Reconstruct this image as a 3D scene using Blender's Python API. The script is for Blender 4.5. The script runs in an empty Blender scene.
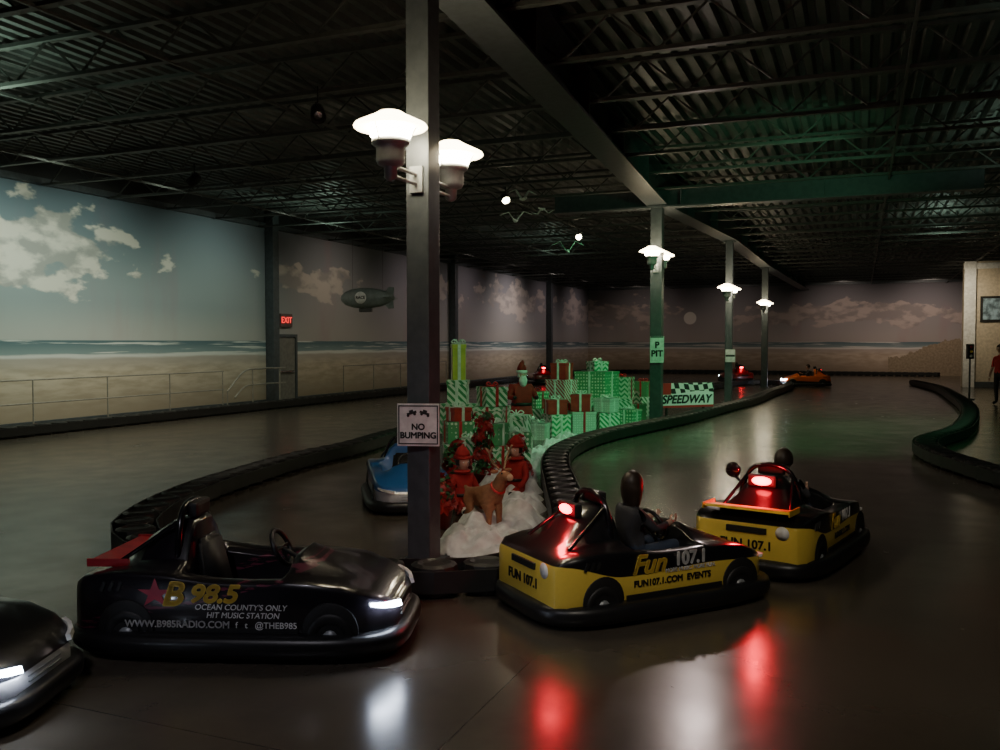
import bpy, bmesh, math, random
from mathutils import Vector, Matrix, noise
random.seed(7)
S=bpy.context.scene
COL=S.collection
try:
    S.view_settings.view_transform='AgX'
    S.view_settings.look='None'
    S.view_settings.exposure=0.28
except Exception as e: print(e)

# ---------------------------------------------------------------- helpers
U=Vector((.3794,.9253,0)); V=Vector((.9253,-.3794,0))
def W(u,v,z=0): return U*u+V*v+Vector((0,0,z))
BROT=math.atan2(U.y,U.x)      # angle of building axis

class NT:
    def __init__(s,name):
        s.m=bpy.data.materials.new(name); s.m.use_nodes=True
        s.t=s.m.node_tree; s.n=s.t.nodes; s.b=s.n['Principled BSDF']
    def new(s,t,**k):
        n=s.n.new(t)
        for a,b in k.items(): setattr(n,a,b)
        return n
    def put(s,sock,v):
        if isinstance(v,bpy.types.NodeSocket): s.t.links.new(v,sock)
        elif v is not None:
            if hasattr(sock.default_value,'__len__') and not hasattr(v,'__len__'): v=(v,)*len(sock.default_value)
            if hasattr(v,'__len__') and len(v)==3 and len(sock.default_value)==4: v=(*v,1)
            sock.default_value=v
    def math(s,op,a,b=None,c=None,clamp=False):
        n=s.new('ShaderNodeMath',operation=op); n.use_clamp=clamp
        s.put(n.inputs[0],a); s.put(n.inputs[1],b) if b is not None else 0
        if c is not None: s.put(n.inputs[2],c)
        return n.outputs[0]
    def mix(s,f,a,b,bt='MIX'):
        n=s.new('ShaderNodeMix',data_type='RGBA',blend_type=bt)
        s.put(n.inputs[0],f); s.put(n.inputs[6],a); s.put(n.inputs[7],b)
        return n.outputs[2]
    def smooth(s,x,a,b,c=0,d=1):
        n=s.new('ShaderNodeMapRange',interpolation_type='SMOOTHSTEP')
        s.put(n.inputs[0],x); s.put(n.inputs[1],a); s.put(n.inputs[2],b); s.put(n.inputs[3],c); s.put(n.inputs[4],d)
        return n.outputs[0]
    def co(s):
        c=s.new('ShaderNodeTexCoord').outputs['Object']
        x=s.new('ShaderNodeSeparateXYZ'); s.put(x.inputs[0],c)
        return c,x.outputs[0],x.outputs[1],x.outputs[2]
    def comb(s,x,y,z):
        n=s.new('ShaderNodeCombineXYZ'); s.put(n.inputs[0],x); s.put(n.inputs[1],y); s.put(n.inputs[2],z); return n.outputs[0]
    def noise(s,vec,sc,det=4,ro=.55):
        n=s.new('ShaderNodeTexNoise'); s.put(n.inputs['Vector'],vec)
        n.inputs['Scale'].default_value=sc; n.inputs['Detail'].default_value=det; n.inputs['Roughness'].default_value=ro
        return n.outputs[0]
    def bump(s,h,st,d=.02):
        n=s.new('ShaderNodeBump'); n.inputs['Strength'].default_value=st; n.inputs['Distance'].default_value=d
        s.put(n.inputs['Height'],h); s.put(s.b.inputs['Normal'],n.outputs[0])

def M(name,col,rough=.5,metal=0,emit=None,es=0,var=.12,vs=9,coat=0):
    k=NT(name); c,_,_,_=k.co()
    f=k.noise(c,vs)
    f=k.smooth(f,.35,.65)
    dark=tuple(x*(1-var) for x in col); lite=tuple(min(1,x*(1+var)) for x in col)
    k.put(k.b.inputs['Base Color'],k.mix(f,dark,lite))
    k.b.inputs['Roughness'].default_value=rough; k.b.inputs['Metallic'].default_value=metal
    k.b.inputs['Coat Weight'].default_value=coat; k.b.inputs['Coat Roughness'].default_value=.08
    if emit: 
        k.put(k.b.inputs['Emission Color'],emit); k.b.inputs['Emission Strength'].default_value=es
    return k.m

def empty(name,loc=(0,0,0),rz=0,sc=1):
    o=bpy.data.objects.new(name,None); o.location=loc; o.rotation_euler=(0,0,rz); o.scale=(sc,)*3; o.empty_display_size=.1
    COL.objects.link(o); return o
def obj(name,me,mats=(),parent=None,loc=(0,0,0),rot=(0,0,0),smooth=False):
    o=bpy.data.objects.new(name,me); COL.objects.link(o)
    if not isinstance(mats,(list,tuple)): mats=[mats]
    if len(me.materials)==0:
        for m in mats: me.materials.append(m)
    o.location=loc; o.rotation_euler=rot
    if parent: o.parent=parent
    if smooth: me.polygons.foreach_set('use_smooth',[True]*len(me.polygons))
    return o
def pyd(name,v,f):
    me=bpy.data.meshes.new(name); me.from_pydata([tuple(a) for a in v],[],f); me.update()
    bm=bmesh.new(); bm.from_mesh(me); bmesh.ops.recalc_face_normals(bm,faces=bm.faces); bm.to_mesh(me); bm.free()
    return me
def box(name,c,s,mat,parent=None,rot=(0,0,0),bev=0,centered=True):
    bm=bmesh.new(); bmesh.ops.create_cube(bm,size=1)
    bmesh.ops.scale(bm,vec=s,verts=bm.verts)
    if bev: bmesh.ops.bevel(bm,geom=list(bm.edges),offset=bev,segments=2,affect='EDGES',profile=.6)
    me=bpy.data.meshes.new(name); bm.to_mesh(me); bm.free()
    return obj(name,me,mat,parent,c,rot)
def lathe(name,prof,mat,parent=None,loc=(0,0,0),rot=(0,0,0),seg=28,smooth=True):
    v=[];f=[]
    for r,z in prof:
        for i in range(seg):
            a=2*math.pi*i/seg; v.append((r*math.cos(a),r*math.sin(a),z))
    for j in range(len(prof)-1):
        for i in range(seg):
            f.append((j*seg+i,j*seg+(i+1)%seg,(j+1)*seg+(i+1)%seg,(j+1)*seg+i))
    f.append(tuple(range(seg))); n=(len(prof)-1)*seg; f.append(tuple(range(n,n+seg)))
    me=pyd(name,v,f); o=obj(name,me,mat,parent,loc,rot)
    if smooth:
        for p in me.polygons: p.use_smooth=len(p.vertices)==4
    return o
def tube(name,pts,r,mat,parent=None,cyc=False,smooth=False):
    cu=bpy.data.curves.new(name,'CURVE'); cu.dimensions='3D'; cu.bevel_depth=r; cu.bevel_resolution=3; cu.use_fill_caps=True
    sp=cu.splines.new('POLY'); sp.points.add(len(pts)-1)
    for p,q in zip(sp.points,pts): p.co=(*q,1)
    sp.use_cyclic_u=cyc
    cu.materials.append(mat)
    o=bpy.data.objects.new(name,cu); COL.objects.link(o)
    if parent:o.parent=parent
    return o
def catmull(P,n=8,closed=False):
    P=[Vector(p) for p in P]; out=[]; L=len(P)
    rng=range(L if closed else L-1)
    for i in rng:
        g=lambda k: P[k%L] if closed else P[max(0,min(L-1,k))]
        a,b,c,d=g(i-1),g(i),g(i+1),g(i+2)
        for j in range(n):
            t=j/n
            out.append(.5*((2*b)+(c-a)*t+(2*a-5*b+4*c-d)*t*t+(3*b-a-3*c+d)*t**3))
    if not closed: out.append(P[-1])
    return out
class Bars:
    def __init__(s): s.v=[];s.f=[]
    def bar(s,a,b,w,h=None):
        a=Vector(a);b=Vector(b);h=h or w
        d=(b-a).normalized(); x=d.cross(Vector((0,0,1)))
        if x.length<.01: x=Vector((1,0,0))
        x.normalize(); y=x.cross(d)
        n=len(s.v)
        for p in (a,b):
            for i,j in ((-1,-1),(1,-1),(1,1),(-1,1)): s.v.append(p+x*w/2*i+y*h/2*j)
        for i in range(4): s.f.append((n+i,n+(i+1)%4,n+4+(i+1)%4,n+4+i))
        s.f.append((n,n+1,n+2,n+3)); s.f.append((n+4,n+5,n+6,n+7))
    def make(s,name,mat,parent=None): return obj(name,pyd(name,s.v,s.f),mat,parent)
def text(name,body,size,mat,parent,loc,rot=(math.pi/2,0,0),shear=0,sx=1,ext=.002,heavy=0):
    dirs=[(0,0)]
    if heavy: dirs=[(a*heavy,b*heavy) for a,b in ((-1,0),(1,0),(0,1),(0,-1),(-.7,.7),(.7,-.7),(.7,.7),(-.7,-.7))]
    cz=math.cos(rot[2]); sz=math.sin(rot[2])
    for dx,dz in dirs:
        cu=bpy.data.curves.new(name,'FONT'); cu.body=body; cu.size=size; cu.extrude=ext; cu.shear=shear
        cu.align_x='CENTER'; cu.align_y='CENTER'
        cu.materials.append(mat)
        o=bpy.data.objects.new(name,cu); COL.objects.link(o); o.location=(loc[0]+dx*cz,loc[1]+dx*sz,loc[2]+dz); o.rotation_euler=rot; o.scale=(sx,1,1)
        if parent:o.parent=parent
    return o
def skin(name,V_,E,R,mats,parent=None,sub=2,matf=None):
    me=bpy.data.meshes.new(name); me.from_pydata([tuple(v) for v in V_],E,[]); 
    o=bpy.data.objects.new(name+'_tmp',me); COL.objects.link(o)
    o.modifiers.new('s','SKIN')
    for i,r in enumerate(R):
        d=me.skin_vertices[0].data[i]; d.radius=(r,r) if not isinstance(r,tuple) else r
        d.use_root=(i==0)
    ss=o.modifiers.new('b','SUBSURF'); ss.levels=sub; ss.render_levels=sub
    dg=bpy.context.evaluated_depsgraph_get(); dg.update()
    m2=bpy.data.meshes.new_from_object(o.evaluated_get(dg))
    bpy.data.objects.remove(o)
    if not isinstance(mats,(list,tuple)): mats=[mats]
    m2.materials.clear()
    q=obj(name,m2,mats,parent,smooth=True)
    if matf:
        for p in m2.polygons: p.material_index=matf(p.center)
    return q
def sphere(name,c,s,mat,parent=None,seg=16):
    bm=bmesh.new(); bmesh.ops.create_uvsphere(bm,u_segments=seg,v_segments=seg*3//4,radius=1)
    bmesh.ops.scale(bm,vec=s,verts=bm.verts)
    me=bpy.data.meshes.new(name); bm.to_mesh(me); bm.free()
    return obj(name,me,mat,parent,c,smooth=True)

# ---------------------------------------------------------------- materials
steel=M('painted_steel',(.075,.088,.098),.42)
lampmetal=M('lamp_metal',(.32,.34,.35),.4,.3)
darksteel=M('roof_steel',(.075,.08,.075),.55)
rubber=M('rubber',(.014,.014,.015),.36)
tyre=M('tyre_rubber',(.015,.015,.015),.5)
blackgloss=M('black_gloss',(.008,.008,.01),.18,coat=.6)
blackmat=M('black_matte',(.012,.012,.012),.6)
white=M('white_paint',(.75,.75,.73),.5)
yellow=M('yellow_paint',(.75,.5,.04),.35)
red=M('red_paint',(.38,.02,.03),.4)
chrome=M('chrome',(.5,.5,.5),.25,1)
shadeE=M('lamp_shade_glow',(.9,.9,.85),.4,emit=(1,.82,.52),es=14)
glassE=M('lamp_glass_glow',(.9,.9,.85),.3,emit=(1,.86,.60),es=90)
headE=M('headlight_glow',(.8,.85,.9),.3,emit=(.72,.82,1),es=50)
tailE=M('taillight_glow',(.8,.02,.03),.3,emit=(1,.01,.03),es=22)
spotE=M('spot_lens_glow',(.9,.9,.8),.3,emit=(1,.88,.6),es=30)
skinm=M('skin',(.5,.3,.22),.5)
hairm=M('dark_hair',(.035,.022,.015),.45)
snowm=M('snow_cotton',(.62,.66,.64),.9)

# floor
k=NT('polished_concrete'); c,x,y,z=k.co()
n1=k.noise(c,.3,5,.55); n2=k.noise(c,2.2,7,.6)
a=k.mix(k.smooth(n1,.3,.7),(.072,.060,.046),(.112,.096,.074))
a=k.mix(k.math('MULTIPLY',k.smooth(n2,.4,.8),.5),a,(.052,.043,.034))
jx=k.math('ABSOLUTE',k.math('SUBTRACT',k.math('FRACT',k.math('DIVIDE',x,4.6)),.5))
jy=k.math('ABSOLUTE',k.math('SUBTRACT',k.math('FRACT',k.math('DIVIDE',y,4.6)),.5))
j=k.math('LESS_THAN',k.math('MINIMUM',jx,jy),.0011)
a=k.mix(k.math('MULTIPLY',j,.6),a,(.03,.025,.02))
k.put(k.b.inputs['Base Color'],a)
k.put(k.b.inputs['Roughness'],k.smooth(n2,.2,.8,.19,.28))
k.b.inputs['Specular IOR Level'].default_value=.65
k.bump(k.noise(c,1.6,3),.12,.02)
floorm=k.m

# mural
def mural(name,clouds,moon=None,dune=None,tint=(1,1,1),dim=None):
    k=NT(name); c,x,y,z=k.co()
    wob=k.noise(k.comb(k.math('MULTIPLY',x,.35),0,k.math('MULTIPLY',z,2.0)),1.5,6)
    zz=k.math('ADD',z,k.math('MULTIPLY',k.math('SUBTRACT',wob,.5),.16))
    sand=k.mix(k.smooth(k.noise(k.comb(x,0,k.math('MULTIPLY',z,5)),1.2,7),.35,.65),(.44,.37,.28),(.62,.54,.43))
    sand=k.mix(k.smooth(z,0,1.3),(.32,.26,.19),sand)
    wet=k.mix(k.smooth(z,1.1,1.6),sand,(.44,.40,.36))
    sky=k.mix(k.smooth(z,1.9,3.0),(.46,.48,.46),(.28,.34,.36))
    sky=k.mix(k.smooth(z,3.0,5.4),sky,(.14,.20,.25))
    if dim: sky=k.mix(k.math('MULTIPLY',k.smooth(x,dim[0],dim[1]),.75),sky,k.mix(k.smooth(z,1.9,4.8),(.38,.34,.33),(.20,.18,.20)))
    st=k.noise(k.comb(k.math('MULTIPLY',x,.9),0,k.math('MULTIPLY',z,.22)),.8,5)
    sky=k.mix(k.math('MULTIPLY',k.smooth(st,.54,.72),.16),sky,(.36,.15,.18))  # faint streaks of reddish light, baked into the wall colour
    cn=k.noise(k.comb(x,3,k.math('MULTIPLY',z,1.9)),.8,10,.50)
    cn2=k.noise(k.comb(x,3.35,k.math('ADD',k.math('MULTIPLY',z,1.9),.28)),.8,10,.50)
    tot=None
    for (cx,cz,rx,rz) in clouds:
        dx=k.math('DIVIDE',k.math('SUBTRACT',x,cx),rx); dz=k.math('DIVIDE',k.math('SUBTRACT',z,cz),rz)
        d=k.math('SQRT',k.math('ADD',k.math('MULTIPLY',dx,dx),k.math('MULTIPLY',dz,dz)))
        e=k.math('SUBTRACT',1,d)
        tot=e if tot is None else k.math('MAXIMUM',tot,e)
    cm=k.math('ADD',k.math('MULTIPLY',tot,.95),k.math('MULTIPLY',k.math('SUBTRACT',cn,.5),2.9))
    lit=k.smooth(k.math('SUBTRACT',cn,cn2),-.08,.08)
    hi=(.74,.71,.64); lo=(.36,.36,.35)
    cloudcol=k.mix(lit,lo,hi)
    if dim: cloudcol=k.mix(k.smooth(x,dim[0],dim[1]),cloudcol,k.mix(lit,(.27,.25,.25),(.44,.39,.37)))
    sky=k.mix(k.smooth(cm,.04,.22),sky,cloudcol)
    if moon:
        dx=k.math('SUBTRACT',x,moon[0]); dz=k.math('SUBTRACT',z,moon[1])
        d=k.math('SQRT',k.math('ADD',k.math('MULTIPLY',dx,dx),k.math('MULTIPLY',dz,dz)))
        sky=k.mix(k.smooth(d,moon[2]*.9,moon[2],1,0),sky,(.7,.7,.66))
    sea=k.mix(k.smooth(z,1.6,2.0),(.24,.32,.33),(.09,.16,.19))
    fo=k.noise(k.comb(k.math('MULTIPLY',x,.22),1,k.math('MULTIPLY',z,9)),1.6,5)
    sea=k.mix(k.smooth(fo,.53,.60),sea,(.66,.69,.66))
    col=k.mix(k.smooth(zz,1.50,1.58),wet,(.68,.69,.66))
    col=k.mix(k.smooth(zz,1.60,1.66),col,sea)
    col=k.mix(k.smooth(z,1.955,1.975),col,sky)
    if dune:
        dh=k.math('ADD',k.smooth(x,dune[0],dune[1],1.0,2.1),k.math('MULTIPLY',k.math('SUBTRACT',k.noise(c,2.5,6),.5),.8))
        col=k.mix(k.math('MULTIPLY',k.math('LESS_THAN',z,dh),k.math('GREATER_THAN',x,dune[0])),col,k.mix(k.noise(c,8,5),(.12,.10,.05),(.5,.42,.3)))
    col=k.mix(k.math('GREATER_THAN',z,5.42),col,(.03,.03,.032))
    col=k.mix(1,col,tint,'MULTIPLY')
    k.put(k.b.inputs['Base Color'],col); k.b.inputs['Roughness'].default_value=.7
    return k.m
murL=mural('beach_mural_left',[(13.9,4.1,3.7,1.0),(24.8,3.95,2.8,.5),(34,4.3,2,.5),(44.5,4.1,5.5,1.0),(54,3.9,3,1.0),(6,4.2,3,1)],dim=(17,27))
murB=mural('beach_mural_back',[(-.5,3.6,6.5,.75),(-15,3.8,3.5,1.0),(9,3.5,4,.7)],moon=(-10.2,3.5,.42),dune=(1.5,5.0),tint=(.85,.78,.74),dim=(-40,-39))
deckm=M('roof_deck_metal',(.075,.082,.078),.5)
plaster=M('beige_plaster',(.55,.47,.36),.7)
darkwall=M('dark_wall_paint',(.05,.05,.055),.7)

# ---------------------------------------------------------------- room shell
u0,u1,v0,v1,H=-9,57.1,-17.0,18,6.05
t=.25
fl=box('floor',W((u0+u1)/2,(v0+v1)/2,-.1),(u1-u0+1,v1-v0+1,.2),floorm,rot=(0,0,BROT))
def wallbox(name,a,b,mat):
    vs=[(x,y,z) for x in (a,b) for y in (0,t) for z in (0,H)]
    f=[(0,1,3,2),(4,6,7,5),(0,4,5,1),(2,3,7,6),(0,2,6,4),(1,5,7,3)]
    return obj(name,pyd(name,vs,f),mat)
w=wallbox('wall_left',u0,u1+t,murL); w.rotation_euler=(0,0,BROT); w.location=W(0,v0)
w=wallbox('wall_right',u0,u1+t,darkwall); w.rotation_euler=(0,0,BROT); w.location=W(0,v1+t)
w=wallbox('wall_back',v0,v1+.1,murB); w.rotation_euler=(0,0,BROT-math.pi/2); w.location=W(u1,0)
w=wallbox('wall_front',v0,v1+.1,darkwall); w.rotation_euler=(0,0,BROT-math.pi/2); w.location=W(u0-t,0)
vs=[];f=[];x=v0-.2;prof=[]
while x<v1+.2:
    prof+= [(x,6.0),(x+.10,6.0),(x+.14,6.09),(x+.22,6.09)]; x+=.26
for p in prof:
    for uu in (u0,u1): vs.append(W(uu,p[0],p[1]))
for i in range(len(prof)-1): f.append((2*i,2*i+1,2*i+3,2*i+2))
obj('ceiling',pyd('ceiling',vs,f),deckm)
B=Bars()
u=-6.5
while u<u1-1:
    B.bar(W(u,v0+.1,5.93),W(u,v1-.1,5.93),.11,.05)
    B.bar(W(u,v0+.1,5.42),W(u,v1-.1,5.42),.10,.05)
    v=v0+.3; up=True
    while v<v1-.8:
        B.bar(W(u,v,5.42 if up else 5.93),W(u,v+.6,5.93 if up else 5.42),.025)
        up=not up; v+=.6
    u+=1.9
for vv in (-14.5,-11.2,-8,.5,4.5,9,13.5):
    B.bar(W(u0+.2,vv,5.40),W(u1-.2,vv,5.40),.04); 
    B.bar(W(u0+.2,vv,5.88),W(u1-.2,vv,5.88),.04)
B.make('roof_joists',darksteel)
cols=[((-.66,7.6),.215,3.62),((3.7,20.8),.27,4.0),((7.25,27.9),.22,3.62),((11.3,37.6),.26,3.6)]
def ibeam(name,a,b,zb,h,wd,mat):
    Bm=Bars(); a=Vector((*a,0)); b=Vector((*b,0)); 
    Bm.bar(a+Vector((0,0,zb+.02)),b+Vector((0,0,zb+.02)),wd,.04)
    Bm.bar(a+Vector((0,0,zb+h-.02)),b+Vector((0,0,zb+h-.02)),wd,.04)
    Bm.bar(a+Vector((0,0,zb+h/2)),b+Vector((0,0,zb+h/2)),.05,h-.06)
    n=int((b-a).length/2.4)
    for i in range(1,n):
        p=a.lerp(b,i/n); d=(b-a).normalized()*.015
        Bm.bar(p-d+Vector((0,0,zb+h/2)),p+d+Vector((0,0,zb+h/2)),wd*.9,h-.08)
    return Bm.make(name,mat)
P=[W(u0+.1,-3.6)]+[Vector((*c[0],0)) for c in cols]+[W(u1-.1,-3.2)]
for i in range(len(P)-1):
    ibeam('roof_girder',P[i].xy,P[i+1].xy,5.12,.75,.48,steel)
ibeam('roof_crossbeam',W(20.65,-7.0).xy,W(20.65,2.3).xy,5.06,.46,.34,steel)
for (cx,cy),wd,lz in cols:
    e=empty('support_column',(cx,cy,0),BROT)
    box('shaft',(0,0,2.56),(wd,wd,5.12),steel,e,bev=.012)
    box('base_plate',(0,0,.015),(wd+.12,wd+.12,.03),steel,e)
    box('cap_plate',(0,0,5.10),(wd+.12,wd+.12,.03),steel,e)
    for sx in(-1,1):
        for sy in(-1,1): lathe('anchor_bolt',[(.012,.03),(.012,.05)],chrome,e,(sx*(wd/2+.035),sy*(wd/2+.035),0),seg=8)
for px_u in (27.3,39.4,51.5):
    X=.41*px_u-18.4; p=Vector((X,px_u,0)); uu=p.dot(U)
    e=empty('wall_column',W(uu,v0+.17),BROT)
    box('shaft',(0,0,2.95),(.3,.3,5.9),steel,e,bev=.012); box('base_plate',(0,0,.015),(.34,.34,.03),steel,e)

# ---------------------------------------------------------------- lamps on columns
def spot(name,loc,tgt,e,col,size=90,blend=1,r=.08):
    l=bpy.data.lights.new(name,'SPOT'); l.energy=e; l.color=col; l.spot_size=math.radians(size); l.spot_blend=blend; l.shadow_soft_size=r
    o=bpy.data.objects.new(name,l); COL.objects.link(o); o.location=loc
    o.rotation_euler=(Vector(tgt)-Vector(loc)).to_track_quat('-Z','Y').to_euler(); return o
def street_lamp(pos,colxy,cw,k_=1):
    e=empty('street_lamp',pos)
    lathe('shade',[(.02,.13),(.09,.12),(.14,.09),(.285,.02),(.295,0),(.285,-.01),(.17,.0)],shadeE,e)
    lathe('glass',[(.165,0),(.175,-.02),(.16,-.075),(.13,-.1)],glassE,e)
    lathe('housing',[(.11,-.10),(.150,-.10),(.155,-.13),(.13,-.15),(.115,-.16),(.115,-.27),(.10,-.30),(.07,-.31),(.055,-.32),(.05,-.40),(.03,-.42),(.0,-.43)],lampmetal,e)
    d=Vector((colxy[0]-pos[0],colxy[1]-pos[1],0)); L=d.length; d.normalize()
    for zz in (-.30,-.38):
        a=d*.03+Vector((0,0,zz)); b=d*(L-cw/2)+Vector((0,0,zz))
        tube('bracket_arm',[a,b],.016,lampmetal,e)
    b=d*(L-cw/2-.01)
    box('mount_plate',(b.x,b.y,-.34),(.03,.12,.22),lampmetal,e,rot=(0,0,math.atan2(d.y,d.x)))
    for i in range(3):
        a=i*2.1; tube('cage_rib',[(.15*math.cos(a),.15*math.sin(a),-.12),(.18*math.cos(a),.18*math.sin(a),-.04),(.21*math.cos(a),.21*math.sin(a),.01)],.006,lampmetal,e)
for (cx,cy),wd,lz in cols:
    for s in (-1,1):
        street_lamp((cx+U.x*.56*s,cy+U.y*.56*s,lz),(cx,cy),wd)
for (x,y,e_) in ((-7,12,90),(-1,2.5,35),(6,8,60),(-5,26,80),(10,16,100),(2,34,50),(14,28,80)):
    spot('added_roof_fill',(x,y,4.7),(x,y,9),e_,(.68,1,.76),168,1,.2)  # unseen fill lights, added to lift the roof and room ambient

# ---------------------------------------------------------------- ceiling spot fixtures, lights
def can(loc,tgt,lit=True):
    loc=Vector(loc); e=empty('ceiling_spotlight',loc)
    q=(Vector(tgt)-loc).to_track_quat('Z','Y').to_euler()
    lathe('housing',[(.04,-.14),(.09,-.12),(.10,0),(.105,.12),(.095,.12),(.09,.05)],blackmat,e,rot=q,seg=20)
    lathe('lens',[(.088,.06),(.05,.075),(.0,.08)],spotE if lit else chrome,e,rot=q,seg=20)
    tube('yoke',[(0,-.11,0),(0,-.12,.12),(0,.12,.12),(0,.11,0)],.01,blackmat,e)
    tube('stem',[(0,0,.12),(0,0,5.42-loc.z)],.012,blackmat,e)
warm=(1,.88,.68); grn=(.84,1,.80); pink=(1,.80,.76)
for u,e,c in ((4,170,grn),(12.5,400,grn),(15.5,240,grn),(20,210,grn),(26,130,warm),(32,110,pink),(37,120,pink),(42.5,400,(1,.86,.78)),(48,110,pink),(54,100,pink)):
    spot('wall_wash_light',W(u,v0+3.4,5.2),W(u,v0,2.6),e,c,110,1,.25)
for v,e in ((-13,100),(-7.5,100),(-1,210),(3.5,340),(9,90)):
    spot('wall_wash_light',W(u1-4,v,5.2),W(u1,v,2.4),e,(1,.82,.70),105,1,.25)
can((-2.5,12.2,5.05),(-.6,6,0),False)
can((.12,20,5.15),(2,12,0)); can((2.4,27,5.15),(2,12,0)); can((-6.0,17.4,5.1),(-10,18,2))
spot('green_gel_light',(3.6,12.5,5.0),(1.2,16.5,.6),480,(.25,1,.45),60,.6)
spot('green_gel_light',(5.0,15.0,5.0),(4.6,19,0),520,(.16,1,.38),110,1,.3)
spot('green_gel_light',(9,20,5.0),(8,22,0),420,(.35,1,.5),125,1,.5)
spot('green_gel_light',(.6,10.2,5.0),(-.2,13.4,.9),170,(.3,1,.5),40,.8)
spot('green_gel_light',(5.2,14,4.0),(5.6,19.5,5.6),150,(.3,1,.5),100,1)
spot('green_gel_light',(10,12,4.6),(8.8,16.5,0),220,(.2,1,.45),70,1)
spot('added_streak_light',(3.5,15.6,5.0),(2.9,10.5,0),150,(1,.80,.74),125,1,.14)  # added spot, aimed so its reflection makes a pale streak on the floor
spot('added_gull_fill',(1.0,9.5,2.9),(.5,13.5,3.8),40,(.5,1,.6),50,1)  # unseen spot added to brighten the gulls
spot('added_kart_fill',(-5,14,5.2),(-5,16,0),280,warm,125,1,.4)
spot('added_kart_fill',(-7,20,5.2),(-7,21,0),230,warm,130,1,.4)
spot('added_kart_fill',(1.2,1.6,4.8),(1.9,7.0,.3),260,(1,.9,.75),60)  # unseen fill added on the camera side to brighten the yellow karts
spot('added_kart_fill',(-2.2,1.2,4.8),(-1.6,5.6,.3),150,(.95,.9,1),62)  # front fill without a fixture, added to brighten the dark kart
spot('added_kart_fill',(.4,6.6,5.1),(-.1,9.8,.2),55,(1,.85,.72),50)
spot('added_kart_fill',(8,26,5.2),(8,28,0),180,warm,130,1,.4)
spot('added_kart_fill',(18,36,4.8),(20.5,38.5,3.0),300,(1,.85,.6),90)
w=bpy.data.worlds.new('World'); S.world=w; w.use_nodes=True
w.node_tree.nodes['Background'].inputs[0].default_value=(.3,.34,.33,1); w.node_tree.nodes['Background'].inputs[1].default_value=.02

# ---------------------------------------------------------------- track barriers
def barrier(pts,closed=False):
    path=catmull([(p[0],p[1],0) for p in pts],14,closed)
    d=[0]; P2=path+([path[0]] if closed else [])
    for i in range(1,len(P2)): d.append(d[-1]+(P2[i]-P2[i-1]).length)
    tot=d[-1]; n=max(2,int(tot/.40)); R=[]; j=0
    for i in range(n+(0 if closed else 1)):
        s=tot*i/n
        while j<len(d)-2 and d[j+1]<s: j+=1
        R.append(P2[j].lerp(P2[j+1],(s-d[j])/max(1e-6,d[j+1]-d[j])))
    v=[];f=[]; prof=[(.13,0),(.175,.015),(.185,.06),(.175,.105),(.15,.12),(.175,.135),(.185,.18),(.175,.225),(.13,.24),(.09,.225)]
    sg=12
    for p in R:
        b=len(v)
        for r,z in prof:
            for i in range(sg):
                a=2*math.pi*i/sg; v.append((p.x+r*math.cos(a),p.y+r*math.sin(a),z))
        for jj in range(len(prof)-1):
            for i in range(sg): f.append((b+jj*sg+i,b+jj*sg+(i+1)%sg,b+(jj+1)*sg+(i+1)%sg,b+(jj+1)*sg+i))
        f.append(tuple(range(b+9*sg,b+10*sg)))
    m=len(R)
    for side in (-1,1):
        b=len(v)
        for i,p in enumerate(R):
            q=R[(i+1)%m] if closed else R[min(i+1,m-1)]; o=R[(i-1)%m] if closed else R[max(i-1,0)]
            T=(q-o).normalized(); N=Vector((-T.y,T.x,0))*side
            for off,z in ((.19,.05),(.205,.05),(.205,.215),(.19,.215)):
                v.append(p+N*off+Vector((0,0,z)))
        for i in range(m if closed else m-1):
            k2=(i+1)%m
            for a in range(4): f.append((b+4*i+a,b+4*i+(a+1)%4,b+4*k2+(a+1)%4,b+4*k2+a))
    return obj('track_barrier',pyd('track_barrier',v,f),tyre)
barrier([(-.50,6.62),(.2,6.95),(.66,8.2),(.74,10.6),(.80,12.7),(1.10,14.6),(1.85,16.6),(3.1,18.7),(4.5,21),(5.9,23.7),(7.7,27),(9.5,31),(11.9,36.3),(12.5,39.2),(10.9,39.6),(8,35),(4.5,30),(1.6,26),(-.2,22.5),(-1.95,17.2),(-2.5,14.9),(-3.04,13.4),(-3.4,11.8),(-3.62,10.4),(-3.6,9.0),(-3.35,8.0),(-2.7,7.25),(-1.7,6.8)],True)
barrier([W(u,v0+1.3).xy for u in (2,14,26,38,48)]+[W(53.5,v0+2.6).xy,W(55.2,v0+6).xy]+[W(55.6,v).xy for v in (-7,-2,4)])
barrier([(18.6,39.5),(17.2,34.5),(15.2,29.5),(12.5,23.4),(9.6,18.2),(7.6,15.6),(6.95,14.0),(6.75,12.6),(6.7,11.2),(7.1,9.5),(8.2,7.4)])
barrier([(17.5,22),(13.2,19.2),(10.6,16.4),(9.0,14.2),(8.6,12.5),(9.2,10)])

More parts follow.
